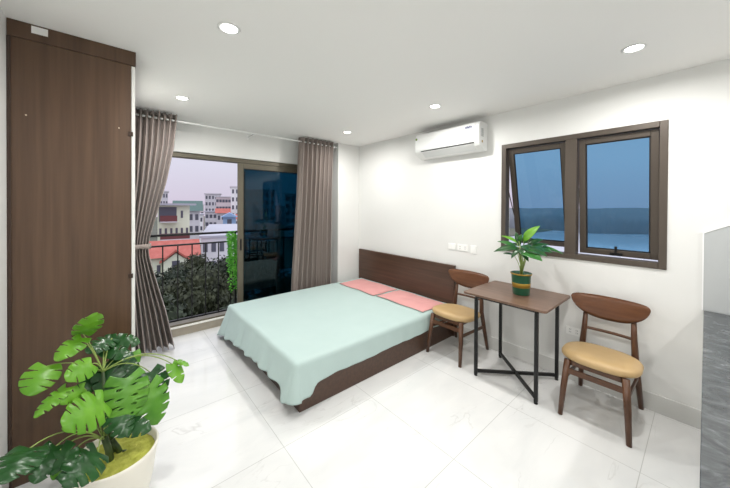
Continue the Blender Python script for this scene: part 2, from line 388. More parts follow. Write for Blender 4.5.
for px, py in ((26, 115), (119, 128)):
    q = atY(px, py, WY); bm = new(); tube(bm, [(q.x, WY+.001, q.z), (q.x, WY-.0012, q.z)], .0042, 12); part('screw_cap', bm, mat('beige_screw_cap', (206, 190, 166), .5), w)
for z in (2.13, 1.15, .3):
    bm = new(); box(bm, .066, .092, WY-.006, WY-.0001, z-.015, z+.015); part('hinge', bm, mat('dark_bronze_hinge', (60, 46, 38), .4, metal=.5), w)

# ------------------------------------------------------------------ curtains
ROD_Y, ROD_Z = 4.0, 2.615
r = thing('curtain_rod', 'white curtain rod running under the ceiling across the balcony door', 'curtain rod', (1.2, ROD_Y, ROD_Z))
bm = new(); tube(bm, [(-.38, ROD_Y, ROD_Z), (2.76, ROD_Y, ROD_Z)], .011, 12); part('rod', bm, M_white, r, smooth=True)
for x, s in ((-.38, -1), (2.76, 1)):
    bm = new(); tube(bm, [(x, ROD_Y, ROD_Z), (x+s*.012, ROD_Y, ROD_Z), (x+s*.03, ROD_Y, ROD_Z), (x+s*.045, ROD_Y, ROD_Z)], [.012, .02, .02, .01], 14); part('finial', bm, M_metal, r, smooth=True)
for x in (-.2, 1.44, 2.735):
    bm = new(); bar(bm, (x, YF-.001, ROD_Z+.0), (x, ROD_Y+.01, ROD_Z+.0), .012, .02); box(bm, x-.015, x+.015, YF-.006, YF-.0005, ROD_Z-.035, ROD_Z+.035); box(bm, x-.009, x+.009, ROD_Y-.013, ROD_Y+.014, ROD_Z-.02, ROD_Z-.011)
    part('bracket', bm, M_white, r, bevel=.002)

def interp(tab, z):
    for (z0, *a), (z1, *b) in zip(tab, tab[1:]):
        if z0 >= z >= z1:
            k = (z0-z)/(z0-z1); return [p+(q-p)*k for p, q in zip(a, b)]
    return list(tab[-1][1:])
def curtain(name, label, tab, folds, seed, ztop=2.682, zbot=.03, grp='grommet curtains of the balcony door'):
    """tab rows: z, x_left, x_right, fold depth, y centre"""
    rnd = random.Random(seed); n = folds*16; rows = 70
    ph = [rnd.uniform(-.35, .35) for _ in range(folds+2)]; am = [rnd.uniform(.75, 1.2) for _ in range(folds+2)]
    t = thing(name, label, 'curtain', ((tab[-1][1]+tab[-1][2])/2, ROD_Y, zbot), group=grp)
    bm = new(); G = []
    for j in range(rows+1):
        z = ztop + (zbot-ztop)*j/rows; xl, xr, amp, yc = interp(tab, z); k = j/rows; row = []
        for i in range(n+1):
            u = i/n; f = u*folds; fi = int(f); fr = f-fi
            p = ph[fi]*(1-fr)+ph[fi+1]*fr; a = (am[fi]*(1-fr)+am[fi+1]*fr)
            a = 1*(1-min(1, k*3)) + a*min(1, k*3)
            w_ = 2*math.pi*(f) + p*min(1, k*2)
            y = yc + amp*a*math.sin(w_) + .25*amp*k*math.sin(2*w_+p*5)
            x = xl + (xr-xl)*u + .25*(xr-xl)/folds*math.sin(2*w_)*.6 + .01*k*math.sin(7*u+4*k+seed)
            row.append(bm.verts.new((x, y, z + (.012*math.sin(w_*.5+1) if j == rows else 0))))
        G.append(row)
    for j in range(rows):
        for i in range(n): bm.faces.new((G[j][i], G[j][i+1], G[j+1][i+1], G[j+1][i]))
    o = part('fabric', bm, M_curtain, t, smooth=True); s = o.modifiers.new('thick', 'SOLIDIFY'); s.thickness = .003
    xl, xr, amp, yc = interp(tab, ROD_Z)
    for i in range(folds*2):
        u = (i+.5)/(folds*2)*1.0
        u = i/(folds*2)
        if i == 0: continue
        bm = new(); x = xl+(xr-xl)*u; sgn = -1 if i % 2 else 1
        c = Vector((x, yc, ROD_Z)); d = Vector((.35, sgn*1.0, 0)).normalized(); d = Vector((1, 0, 0)) if False else d
        # ring around the rod, facing along the rod
        ring = [c + Vector((sgn*.004*math.cos(a), .021*math.cos(a), .021*math.sin(a))) for a in [2*math.pi*k/18 for k in range(19)]]
        tube(bm, ring, .0035, 6, cap=False, hint=Vector((1, 0, 0)))
        part('grommet', bm, M_grom, t, smooth=True)
    return t
cl = curtain('curtain', 'taupe curtain gathered by a tieback, hanging beside the dark wardrobe',
        [(2.7, -.16, .55, .05, 4.0), (2.3, -.15, .515, .055, 4.0), (1.9, -.12, .445, .058, 4.0), (1.55, -.09, .36, .056, 4.0), (1.3, -.05, .295, .048, 4.0), (1.19, -.04, .28, .043, 4.0), (1.08, -.05, .285, .046, 4.0), (.85, -.07, .335, .058, 4.0), (.45, -.11, .43, .075, 3.99), (.0, -.13, .51, .09, 3.97)], 13, 3, zbot=.03)
# tieback band
bm = new(); ring = []
N_ = 40
for k in range(N_):
    a = 2*math.pi*k/N_; ring.append((.118+.183*math.copysign(abs(math.cos(a))**.7, math.cos(a)), 4.0+.067*math.copysign(abs(math.sin(a))**.7, math.sin(a))))
for k in range(N_): pass
lo_ = [bm.verts.new((x, y, 1.165+.012*math.sin(3*k))) for k, (x, y) in enumerate(ring)]; hi_ = [bm.verts.new((x, y, 1.215+.0*k)) for k, (x, y) in enumerate(ring)]
for k in range(N_): bm.faces.new((lo_[k], lo_[(k+1) % N_], hi_[(k+1) % N_], hi_[k]))
o = part('tieback', bm, M_curtain, cl, smooth=True); s = o.modifiers.new('thick', 'SOLIDIFY'); s.thickness = .006
curtain('curtain', 'taupe curtain hanging straight in folds at the far corner beside the dark door glass',
        [(2.7, 2.11, 2.71, .058, 4.0), (1.8, 2.09, 2.69, .066, 4.03), (.5, 2.02, 2.69, .072, 4.06), (.0, 2.01, 2.69, .072, 4.065)], 8, 11, zbot=.03)

# ------------------------------------------------------------------ bed
BX0, BX1, BY0, BY1 = 1.107, 3.245, 2.078, 3.925
bed = thing('bed', 'low dark brown wooden double bed with a plain headboard against the white wall', 'bed', (2.15, 3.0, 0))
bm = new()
box(bm, BX0, BX1, BY0, BY0+.022, 0, .27); part('side_panel', bm, M_bwood, bed, bevel=.002)
bm = new(); box(bm, BX0, BX1, BY1-.022, BY1, 0, .27); part('side_panel', bm, M_bwood, bed, bevel=.002)
bm = new(); box(bm, BX0, BX0+.022, BY0+.0225, BY1-.0225, 0, .27); part('foot_panel', bm, M_bwood, bed, bevel=.002)
bm = new(); box(bm, BX0+.03, BX1-.01, BY0+.03, BY1-.03, .17, .19); part('slat_base', bm, M_bwood, bed)
bm = new(); box(bm, 3.247, 3.289, 2.06, 3.955, 0, .893); part('headboard', bm, M_bwood, bed, bevel=.003)
MX0, MX1, MY0, MY1, MZ = 1.068, 3.235, 2.115, 3.885, .392
bm = new(); box(bm, BX0+.028, MX1, MY0, MY1, .192, MZ); part('mattress', bm, M_matt, bed, bevel=.03, seg=4)

# sheet
def sheet():
    bm = new(); x0, x1, y0, y1 = 1.065, 3.235, 2.075, 3.905; rc = .038; zt = MZ+.006
    nx, ny, nc = 84, 70, 14
    X = [x0+rc+(x1-x0-rc)*i/nx for i in range(nx+1)]; Y = [y0+rc+(y1-y0-2*rc)*j/ny for j in range(ny+1)]
    rnd = random.Random(5)
    wr = [(rnd.uniform(2, 9), rnd.uniform(2, 9), rnd.uniform(0, 6), rnd.uniform(.0006, .0018)) for _ in range(9)]
    def top(x, y): return zt + sum(a*math.sin(fx*x+fy*y+p) for fx, fy, p, a in wr)*.8
    G = [[bm.verts.new((x, y, top(x, y))) for y in Y] for x in X]
    for i in range(nx):
        for j in range(ny): bm.faces.new((G[i][j], G[i+1][j], G[i+1][j+1], G[i][j+1]))
    # perimeter: near side head->foot, corner, foot side near->far, corner, far side foot->head
    per = []
    for i in range(nx, -1, -1): per.append((G[i][0], Vector((0, -1)), 'n', X[i]))
    for k in range(1, nc): a = R(270-90*k/nc); per.append((G[0][0], Vector((math.cos(a), math.sin(a))), 'c', k/nc))
    for j in range(ny+1): per.append((G[0][j], Vector((-1, 0)), 'f', Y[j]))
    for k in range(1, nc): a = R(180-90*k/nc); per.append((G[0][ny], Vector((math.cos(a), math.sin(a))), 'd', k/nc))
    for i in range(nx+1): per.append((G[i][ny], Vector((0, 1)), 'b', X[i]))
    s = 0; prev = None; cols = []
    for idx, (v, nrm, kd, q) in enumerate(per):
        edge = Vector((v.co.x, v.co.y))+nrm*rc
        if prev is not None: s += (edge-prev).length
        prev = edge
        if kd == 'n':
            zb = .200+.022*(q-x0)/2 + .004*math.sin(9*q+1)+.003*math.sin(23*q); d = q-x0
            flap = 1/(1+math.exp((d-.15)/.012)); zb = zb*(1-flap)+(.12-.3*max(0, d-.08))*flap; fl = .03*max(0, 1-d/.3)+.012
        elif kd == 'c':
            zb = .112; fl = .05
        elif kd == 'f':
            d = q-y0; e = (q-y0)/(y1-y0)
            zb = .172-.025*e-.10*e**3+.006*math.sin(17*q)+.006*math.sin(31*q)
            flap = 1/(1+math.exp((d-.14)/.02)); zb = zb*(1-flap)+.115*flap
            fl = .03+.055*e+.03*flap
        elif kd == 'd': zb = .04; fl = .10
        else:
            zb = .10+.02*math.sin(9*q); fl = .02
            if q < x0+.3: zb = .04+.06*(q-x0)/.3; fl = .10-.08*(q-x0)/.3
        col = [v]
        for k in range(1, 4):
            a = R(90*k/3); p = Vector((v.co.x, v.co.y))+nrm*(rc*math.sin(a)); col.append(bm.verts.new((p.x, p.y, v.co.z-rc*(1-math.cos(a)))))
        za = v.co.z-rc; nv = 16
        rip = .6*math.sin(s*21+.8*math.sin(s*5))+.4*math.sin(s*37+2)
        amp = {'n': .006, 'c': .010, 'f': .018, 'd': .018, 'b': .006}[kd]
        for k in range(1, nv+1):
            t_ = k/nv; z = za+(zb-za)*t_; out = rc + fl*t_**1.1 + amp*(.75+rip)*t_
            p = Vector((v.co.x, v.co.y))+nrm*out; col.append(bm.verts.new((p.x, p.y, z)))
        cols.append(col)
    for a, b in zip(cols, cols[1:]):
        for k in range(len(a)-1):
            f = [a[k], b[k], b[k+1], a[k+1]]
            f = [x for i, x in enumerate(f) if x not in f[:i]]
            if len(f) >= 3: bm.faces.new(f)
    o = link('bed_sheet', bm, M_sheet, smooth=True); sm = o.modifiers.new('thick', 'SOLIDIFY'); sm.thickness = .002; sm.offset = 1
    tag(o, 'pale mint green sheet draped over the bed and hanging down its foot', 'bed sheet'); return o
sheet()

def pillow(x0, x1, y0, y1, z, label, rz):
    cx, cy = (x0+x1)/2, (y0+y1)/2
    t = thing('pillow', label, 'pillow', (cx, cy, z), rz, 'pink pillows at the headboard')
    hx, hy = (x1-x0)/2, (y1-y0)/2; n = 30; bm = new(); T = []; B = []
    for i in range(n+1):
        a, b = [], []
        for j in range(n+1):
            u, v = -1+2*i/n, -1+2*j/n
            e = (1-abs(u)**2.6)*(1-abs(v)**4); th = .030*max(0, e)**.5
            px_ = hx*u*(1-.03*(1-abs(v))) + .008*math.sin(5*v+label.__len__()); py_ = hy*v*(1-.02*(1-abs(u)))+.006*math.sin(6*u)
            wv = .0022*math.sin(9*u+3*v)+.002*math.sin(17*v+4*u)
            a.append(bm.verts.new((px_, py_, .006+th+wv*e))); b.append(bm.verts.new((px_, py_, .004-0*th)))
        T.append(a); B.append(b)
    for i in range(n):
        for j in range(n):
            bm.faces.new((T[i][j], T[i+1][j], T[i+1][j+1], T[i][j+1])); bm.faces.new((B[i][j], B[i][j+1], B[i+1][j+1], B[i+1][j]))
    per = [(i, 0) for i in range(n)]+[(n, j) for j in range(n)]+[(i, n) for i in range(n, 0, -1)]+[(0, j) for j in range(n, 0, -1)]
    for (i, j), (k, l) in zip(per, per[1:]+per[:1]): bm.faces.new((T[i][j], B[i][j], B[k][l], T[k][l]))
    pts = [T[i][j].co.copy()+Vector((0, 0, -.001)) for i, j in per]
    link('pillow_cover', bm, M_pink, t, smooth=True)
    bm = new(); tube(bm, pts+[pts[0]], .0028, 5, cap=False); link('piping', bm, M_edge_shade, t, smooth=True)  # pillow's dark outline shadow, modelled as a grey-green tube along the rim
pillow(2.72, 3.17, 2.125, 2.925, MZ+.012, 'pink pillow nearer the tan chair, lying flat on the mint sheet', R(-1))
pillow(2.70, 3.17, 2.96, 3.775, MZ+.012, 'pink pillow in the far corner, lying flat on the mint sheet', R(.5))

# ------------------------------------------------------------------ chairs
def make_chair(label):
    t = thing('dining_chair', label, 'chair', group='wooden chairs at the small table')
    # seat cushion
    bm = new(); n = 48
    def outline(s):
        out = []
        for k in range(n):
            a = 2*math.pi*k/n; c, sn = math.cos(a), math.sin(a); e = 2/2.7
            x = math.copysign(abs(c)**e, c); y = math.copysign(abs(sn)**e, sn)
            hw = .268-.035*(x*.5+.5)          # narrower at the back
            out.append((-.03+.225*s*x, hw*s*y*(.98 if x < 0 else 1)))
        return out
    rings = []
    for s, z in ((0.90, .425), (.97, .430), (1.0, .442), (1.0, .455), (.97, .467), (.90, .475), (.7, .480), (.4, .478), (.15, .476)):
        rings.append([bm.verts.new((x, y, z - .012*(x+.03)/.22*(z > .45))) for x, y in outline(s)])
    for a, b in zip(rings, rings[1:]):
        for k in range(n): bm.faces.new((a[k], a[(k+1) % n], b[(k+1) % n], b[k]))
    bm.faces.new(rings[0]); bm.faces.new(rings[-1]); st = link('seat', bm, M_tan, t, smooth=True); st['label'] = 'tan padded seat'
    for s in (-1, 1):
        bm = new(); tube(bm, [(-.288, s*.205, 0), (-.255, s*.192, .22), (-.222, s*.175, .426)], [.0165, .0215, .0235], 12); link('leg', bm, M_cwood, t, smooth=True)
        bm = new(); tube(bm, [(.29, s*.205, 0), (.245, s*.19, .22), (.208, s*.174, .44), (.222, s*.165, .58), (.246, s*.158, .745)], [.0165, .0215, .0235, .0205, .0165], 12); link('leg', bm, M_cwood, t, smooth=True)
        bm = new(); bar(bm, (-.245, s*.185, .29), (.228, s*.186, .27), .018, .03); link('side_stretcher', bm, M_cwood, t, bevel=.004)
        bm = new(); bar(bm, (-.222, s*.155, .405), (.20, s*.155, .405), .02, .038); link('seat_rail', bm, M_cwood, t, bevel=.003)
    bm = new(); bar(bm, (-.238, -.18, .345), (-.238, .18, .345), .018, .042); link('front_stretcher', bm, M_cwood, t, bevel=.004)
    bm = new(); bar(bm, (-.212, -.165, .405), (-.212, .165, .405), .02, .038); link('seat_rail', bm, M_cwood, t, bevel=.003)
    bm = new(); pts = [(.222+.018*(1-(k/6-1)**2), -.163+.326*k/12, .572) for k in range(13)]; tube(bm, pts, .0125, 10, sx=.8); link('back_rail', bm, M_cwood, t, smooth=True)
    # curved crest
    bm = new(); n = 44; F_, B_ = [], []
    for i in range(n+1):
        s = -1+2*i/n; s = math.sin(s*math.pi/2); q = max(0, 1-abs(s)**2.4); q7 = max(0, 1-abs(s)**7)
        q9 = max(0, 1-abs(s)**12)**.5; zt = .835+.033*q9+.006*(1-s*s); zb = .835-.012*q9-.148*max(0, 1-abs(s)**2.5)**.66
        y = .262*s; x = .190+.048*(1-s*s); f, b = [], []
        for j in range(9):
            z = zb+(zt-zb)*j/8; lean = (z-.75)*.12; e = .010*(max(0, 1-(2*j/8-1)**2)**.4)*(max(q, .02)**.3)
            f.append(bm.verts.new((x+lean-e, y, z))); b.append(bm.verts.new((x+lean+e, y, z)))
        F_.append(f); B_.append(b)
    for i in range(n):
        for j in range(8):
            bm.faces.new((F_[i][j], F_[i][j+1], F_[i+1][j+1], F_[i+1][j])); bm.faces.new((B_[i][j], B_[i+1][j], B_[i+1][j+1], B_[i][j+1]))
    bmesh.ops.remove_doubles(bm, verts=bm.verts, dist=.0006)
    link('backrest', bm, M_crest, t, smooth=True)
    return t
ch = make_chair('dark wooden chair with tan seat standing near the marble counter, fully in view')
ch.location = (2.972, .533, 0)
c2 = copy_tree(ch); c2.location = (2.966, 1.826, 0); c2.rotation_euler = (0, 0, R(0))
c2['label'] = 'dark wooden chair with tan seat between the bed headboard and the small table'

# ------------------------------------------------------------------ dining table
TX0, TX1, TY0, TY1, TZ = 2.612, 3.286, .822, 1.558, .805
tb = thing('dining_table', 'small rectangular brown table on a black crossed steel frame under the window', 'table', (2.93, 1.18, 0))
bm = new(); prism(bm, [(x, y, TZ-.02) for x, y in rounded_rect(TX0, TX1, TY0, TY1, .03)], (0, 0, .02)); part('tabletop', bm, M_twood, tb, bevel=.002)
LG = [(2.669, 1.444), (2.669, .909), (3.19, .909), (3.19, 1.444)]
for x, y in LG:
    bm = new(); box(bm, x-.0135, x+.0135, y-.0135, y+.0135, .014, TZ-.0455); l = part('leg', bm, M_black, tb, bevel=.002)
    bm = new(); lathe(bm, [(0, 0), (.016, 0), (.016, .006), (.006, .008), (.006, .0139), (0, .0139)], (x, y, 0), 16); bmesh.ops.translate(bm, vec=-root_loc(tb), verts=bm.verts); link('levelling_foot', bm, M_black, l)
for a, b in ((0, 2), (1, 3)):
    p, q = Vector((*LG[a], .045)), Vector((*LG[b], .045)); d = (q-p).normalized()*.018
    if a: p.z = q.z = .045; 
    bm = new()
    if a: 
        m_ = (p+q)/2; dd = (q-p).normalized()*.0125
        bar(bm, p+d, m_-dd, .022, .026); bar(bm, m_+dd, q-d, .022, .026)
    else: bar(bm, p+d, q-d, .022, .026)
    part('cross_bar', bm, M_black, tb)
bm = new()
for a in range(4):
    p, q = Vector((*LG[a], TZ-.033)), Vector((*LG[(a+1) % 4], TZ-.033)); bar(bm, p, q, .024, .024)
part('top_frame', bm, M_black, tb)

# ------------------------------------------------------------------ leaves
def lance_leaf(bm, base, tip, nrm, w, droop=.15, fold=.25, n=14, shape=1.0):
    base, tip = Vector(base), Vector(tip); d = tip-base; Ln = d.length; d.normalize(); s = d.cross(Vector(nrm)).normalized(); u = s.cross(d).normalized()
    G = []
    for i in range(n+1):
        t = i/n; hw = w*(math.sin(math.pi*t**.75)**.9 if 0 < t < 1 else 0)*.5 + .0004
        c = base+d*(Ln*t)+u*(droop*Ln*(4*t*(1-t)))
        G.append([bm.verts.new(c+s*(hw*k)+u*(fold*hw*abs(k)+ .03*hw*math.sin(9*t)*abs(k))) for k in (-1, -.55, 0, .55, 1)])
    for a, b in zip(G, G[1:]):
        for k in range(4): bm.faces.new((a[k], a[k+1], b[k+1], b[k]))
def monstera_leaf(bm, base, tip, nrm, wf=.9, slits=5, droop=.1, curl=.15, seed=0, holes=False):
    """heart-shaped split leaf; base where petiole joins, tip the point"""
    rnd = random.Random(seed)
    base, tip = Vector(base), Vector(tip); d = tip-base; Ln = d.length; d.normalize(); s = d.cross(Vector(nrm)).normalized(); u = s.cross(d).normalized()
    nu, nv = 90, 12; W = Ln*wf*.5
    def hw(t):  # half width along the midrib; t from 0 (base, with back lobes) to 1
        return W*(math.sin(math.pi*min(1, (t*.93+.07))**.72))**.62 if t < 1 else 0
    side_sl = []
    for sd in (-1, 1):
        c = [(k+.75+rnd.uniform(-.12, .12))/(slits+.9) for k in range(slits)]
        side_sl.append([(q, rnd.uniform(.3, .6), rnd.uniform(.008, .022)) for q in c])
    for si, sd in enumerate((-1, 1)):
        G = []
        for i in range(nu+1):
            t = i/nu; row = []
            for j in range(nv+1):
                v = j/nv; h = hw(t); back = -.16*Ln*(1-t)**3*v**1.2 + .10*Ln*t*(1-t)*4*v*.5
                y = Ln*t + back; x = sd*h*v
                z = droop*Ln*(1-(2*t-1)**2) - curl*h*v*v + .022*Ln*math.sin(t*slits*6.3+sd)*v
                row.append(base+d*y+s*x+u*z)
            G.append(row)
        V = {}
        def vert(i, j):
            if (i, j) not in V: V[(i, j)] = bm.verts.new(G[i][j])
            return V[(i, j)]
        for i in range(nu):
            t = (i+.5)/nu
            for j in range(nv):
                v = (j+.5)/nv; cut = False
                for q, v0, wd in side_sl[si]:
                    if v > v0 and abs(t-q) < wd*(v-v0)/(1-v0)*1.6+.006: cut = True
                    if holes and abs(t-q-.07) < .02 and abs(v-.33) < .13*math.sqrt(max(0, 1-((t-q-.07)/.02)**2)): cut = True
                if not cut:
                    bm.faces.new((vert(i, j), vert(i+1, j), vert(i+1, j+1), vert(i, j+1)))
    bmesh.ops.remove_doubles(bm, verts=bm.verts, dist=.0003)
def petiole(a, b, sag, r0=.0036, r1=.0024, n=10):
    bm = new(); a, b = Vector(a), Vector(b); pts = [a.lerp(b, k/n)+Vector((0, 0, sag*4*(k/n)*(1-k/n))) for k in range(n+1)]
    tube(bm, pts, [r0+(r1-r0)*k/n for k in range(n+1)], 6); return bm

# ------------------------------------------------------------------ monstera in cream planter
PX, PY = .0, 2.05
mo = thing('potted_monstera', 'large split-leaf green houseplant in a cream planter in front of the dark wardrobe', 'houseplant', (PX, PY, 0))
bm = new(); lathe(bm, [(0, 0), (.125, 0), (.135, .01), (.165, .15), (.186, .30), (.190, .318), (.183, .322), (.176, .314), (.17, .27), (0, .262)], n=48); link('planter', bm, M_planter, mo, smooth=True)
bm = new(); lathe(bm, [(0, .300), (.06, .302), (.12, .297), (.168, .287), (.172, .28), (0, .279)], n=40)
for v in bm.verts: v.co.z += random.uniform(-.003, .003) if v.co.z > .285 else 0
link('moss', bm, M_moss, mo, smooth=True)
crown = atY(104, 440, 2.03)
for a, b, rr in (((-.02, 2.02, .285), crown+Vector((.0, 0, .02)), .015), ((.02, 2.06, .285), atY(112, 440, 2.07), .012), ((.045, 2.05, .285), atY(122, 452, 2.05), .011)):
    bm = new(); tube(bm, [a, Vector(a).lerp(b, .5)+Vector((.004, 0, 0)), b], [rr*1.15, rr, rr*.95], 10); part('stem', bm, M_stem, mo, smooth=True)
c2_ = atY(103, 372, 2.12)
bm = new(); tube(bm, [(.0, 2.08, .285), atY(106, 420, 2.1), c2_], [.013, .011, .007], 10); part('stem', bm, M_stem, mo, smooth=True)
# base px, base Y, tip px, tip Y, width factor, material, normal tweak, slits, petiole root, sag, holes
L_ = [
 ((96, 376), 2.22, (76, 398), 2.16, .8, 'D', (-.2, -1, .4), 4, c2_, .02),
 ((132, 352), 2.26, (124, 378), 2.2, .8, 'M', (.2, -1, .4), 4, c2_, .03),
 ((116, 392), 2.16, (142, 410), 2.12, .8, 'D', (.2, -1, .3), 4, crown, .03),
 ((83, 334), 2.12, (98, 313), 2.02, .62, 'L', (.3, -1, .3), 4, c2_, .02),
 ((82, 338), 2.08, (55, 361), 2.00, .72, 'L', (-.35, -1, .9), 4, c2_, .02),
 ((47, 366), 2.02, (29, 396), 1.92, .95, 'L', (-.1, -1, .2), 4, c2_, .03),
 ((92, 364), 2.0, (65, 380), 1.90, .78, 'L', (0, -1, .5), 4, c2_, .02),
 ((66, 388), 1.92, (34, 418), 1.84, .52, 'L', (-.7, -1, .6), 5, crown, .03),
 ((104, 402), 1.93, (62, 428), 1.78, .86, 'L', (.0, -1, .55), 5, crown, .02),
 ((84, 388), 1.96, (60, 404), 1.86, .5, 'L', (.6, -1, .4), 4, crown, .03),
 ((112, 338), 2.24, (86, 353), 2.14, .72, 'D', (-.1, -1, 1.2), 5, c2_, .03),
 ((110, 340), 2.26, (140, 343), 2.2, .62, 'D', (.1, -1, 1.0), 4, c2_, .03),
 ((104, 350), 2.2, (134, 357), 2.12, .5, 'D', (0, -.8, 1.3), 4, c2_, .02),
 ((108, 362), 2.2, (138, 382), 2.14, .8, 'D', (.2, -1, .4), 5, c2_, .02),
 ((104, 372), 2.14, (122, 398), 2.08, .8, 'D', (0, -1, .1), 4, c2_, .01),
 ((126, 378), 2.04, (128, 422), 1.96, .92, 'M', (.1, -1, .2), 5, crown, .05),
 ((150, 372), 2.12, (160, 400), 2.04, .95, 'D', (.3, -1, .3), 4, c2_, .05),
 ((148, 386), 2.04, (158, 424), 1.98, .82, 'M', (.3, -1, .35), 5, crown, .05),
 ((172, 364), 2.12, (182, 383), 2.04, .60, 'L', (.4, -1, .3), 3, c2_, .07),
 ((178, 361), 2.12, (189, 366), 2.06, .42, 'L', (.2, -.7, 1), 2, c2_, .07),
 ((114, 410), 2.0, (128, 436), 1.90, .8, 'D', (.2, -1, .5), 5, crown, .03),
 ((122, 424), 1.98, (151, 430), 1.90, .62, 'D', (.2, -1, .7), 4, crown, .03),
 ((110, 390), 2.1, (98, 412), 2.04, .7, 'D', (0, -1, .3), 4, crown, .02),
 ((30, 448), 1.74, (0, 484), 1.60, .92, 'D', (-.2, -1, .5), 5, crown, .06),
 ((56, 446), 1.86, (34, 484), 1.76, .8, 'D', (.1, -1, .4), 5, crown, .05),
 ((98, 452), 1.86, (62, 486), 1.70, .84, 'D', (.1, -1, .8), 5, crown, .04),
 ((70, 456), 1.98, (52, 480), 1.9, .7, 'M', (.1, -1, .5), 4, crown, .04),
 ((60, 450), 1.84, (78, 482), 1.74, .6, 'D', (.3, -1, .5), 4, crown, .04),
]
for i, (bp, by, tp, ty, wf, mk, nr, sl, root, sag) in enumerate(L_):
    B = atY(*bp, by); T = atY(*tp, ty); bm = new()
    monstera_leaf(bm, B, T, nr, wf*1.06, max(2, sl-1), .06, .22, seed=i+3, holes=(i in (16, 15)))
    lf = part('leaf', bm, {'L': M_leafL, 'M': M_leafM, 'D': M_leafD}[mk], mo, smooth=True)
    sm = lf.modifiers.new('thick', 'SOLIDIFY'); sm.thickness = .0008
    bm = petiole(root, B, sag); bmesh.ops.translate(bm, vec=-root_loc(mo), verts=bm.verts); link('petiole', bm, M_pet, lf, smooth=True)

# ------------------------------------------------------------------ plant on the table
tp = thing('potted_plant', 'small leafy plant in a green pot with gold band, standing on the brown table', 'houseplant', (2.963, 1.148, TZ+.001))
bm = new(); lathe(bm, [(0.0000, 0), (0.0686, 0), (0.0722, .004), (0.0792, .10), (0.0862, .185), (0.0915, .192), (0.0924, .204), (0.0862, .206), (0.0810, .196), (0.0774, .17), (0.0000, .168)], n=40); link('pot', bm, M_gpot, tp, smooth=True)
bm = new(); lathe(bm, [(0.0768, .07), (0.0786, .072), (0.0819, .112), (0.0805, .114)], n=40); link('gold_band', bm, M_gold, tp, smooth=True)
bm = new(); lathe(bm, [(0.0926, .1925), (0.0942, .194), (0.0943, .203), (0.0926, .2052)], n=40); link('gold_rim', bm, M_gold, tp, smooth=True)
bm = new(); lathe(bm, [(0.0000, .186), (0.0440, .186), (0.0779, .180), (0.0779, .1705), (0.0000, .1705)], n=30); link('soil', bm, mat('dark_potting_soil', (70, 58, 34), .9, bump=(80, .8)), tp)
S0 = Vector((2.963, 1.148, TZ+.185))
def P5(a, b): return (485+a/5.74, 215+b/5.74)
PL = [ ((235, 200), 2.90, (360, 240), 2.80, .08, 'D', (-.6, -.2, .9)),
 ((195, 200), 2.94, (85, 185), 2.98, .07, 'D', (-.5, 0, 1)),
 ((250, 170), 3.08, (300, 155), 3.2, .07, 'E', (-.6, 0, .9)),
 ((265, 195), 3.02, (410, 205), 3.04, .075, 'E', (-.5, -.1, 1)),
  ((222, 150), 3.02, (316, 62), 3.06, .085, 'L', (-.6, -.3, .9)),
 ((190, 195), 2.93, (48, 212), 2.86, .085, 'D', (-.5, -.2, 1)),
 ((175, 185), 3.0, (68, 152), 3.03, .060, 'M', (-.4, .1, 1)),
 ((185, 160), 3.06, (88, 120), 3.12, .045, 'L', (-.3, .1, 1)),
 ((170, 235), 2.90, (104, 222), 2.82, .05, 'D', (-.4, 0, 1)),
 ((220, 215), 2.86, (330, 266), 2.76, .095, 'E', (-.7, -.3, .8)),
 ((250, 205), 2.95, (390, 218), 2.9, .085, 'D', (-.5, -.3, 1)),
 ((270, 180), 3.03, (452, 226), 3.10, .055, 'M', (-.4, -.3, 1)),
 ((245, 175), 3.04, (335, 140), 3.12, .075, 'D', (-.6, 0, .9)),
 ((255, 190), 3.0, (372, 172), 3.06, .07, 'D', (-.5, -.1, 1)),
 ((205, 170), 3.0, (176, 96), 3.03, .05, 'D', (-1, 0, .3)),
 ((205, 190), 2.90, (250, 268), 2.80, .06, 'D', (-.9, -.2, .6)),
 ((200, 200), 2.9, (150, 250), 2.84, .05, 'D', (-.8, .2, .7)),
 ((215, 175), 2.95, (268, 215), 2.86, .08, 'D', (-.5, -.1, 1)),
 ((205, 180), 3.08, (120, 175), 3.2, .06, 'D', (-.4, 0, 1)),
 ((225, 165), 3.06, (255, 100), 3.12, .06, 'M', (-1, 0, .4)),
 ((195, 150), 3.0, (215, 110), 3.0, .04, 'M', (-1, 0, .3)) ]
for i, (bp, bx, tq, tx, w_, mk, nr) in enumerate(PL):
    B = atX(*P5(*bp), bx); T = atX(*P5(*tq), tx); bm = new(); lance_leaf(bm, B, T, nr, w_*1.05, .08, .22)
    lf = part('leaf', bm, {'L': M_leafL, 'M': M_leafE, 'E': M_leafE, 'D': M_leafD}[mk], tp, smooth=True); sm = lf.modifiers.new('thick', 'SOLIDIFY'); sm.thickness = .0008
    a = S0+Vector((random.uniform(-.012, .012), random.uniform(-.012, .012), 0))
    bm = new(); mid = a.lerp(B, .5)+Vector((0, 0, .03)); tube(bm, [a, a.lerp(mid, .6)+Vector((0, 0, .01)), mid, B], .0028, 6)
    bmesh.ops.translate(bm, vec=-root_loc(tp), verts=bm.verts); link('stalk', bm, M_pet, lf, smooth=True)

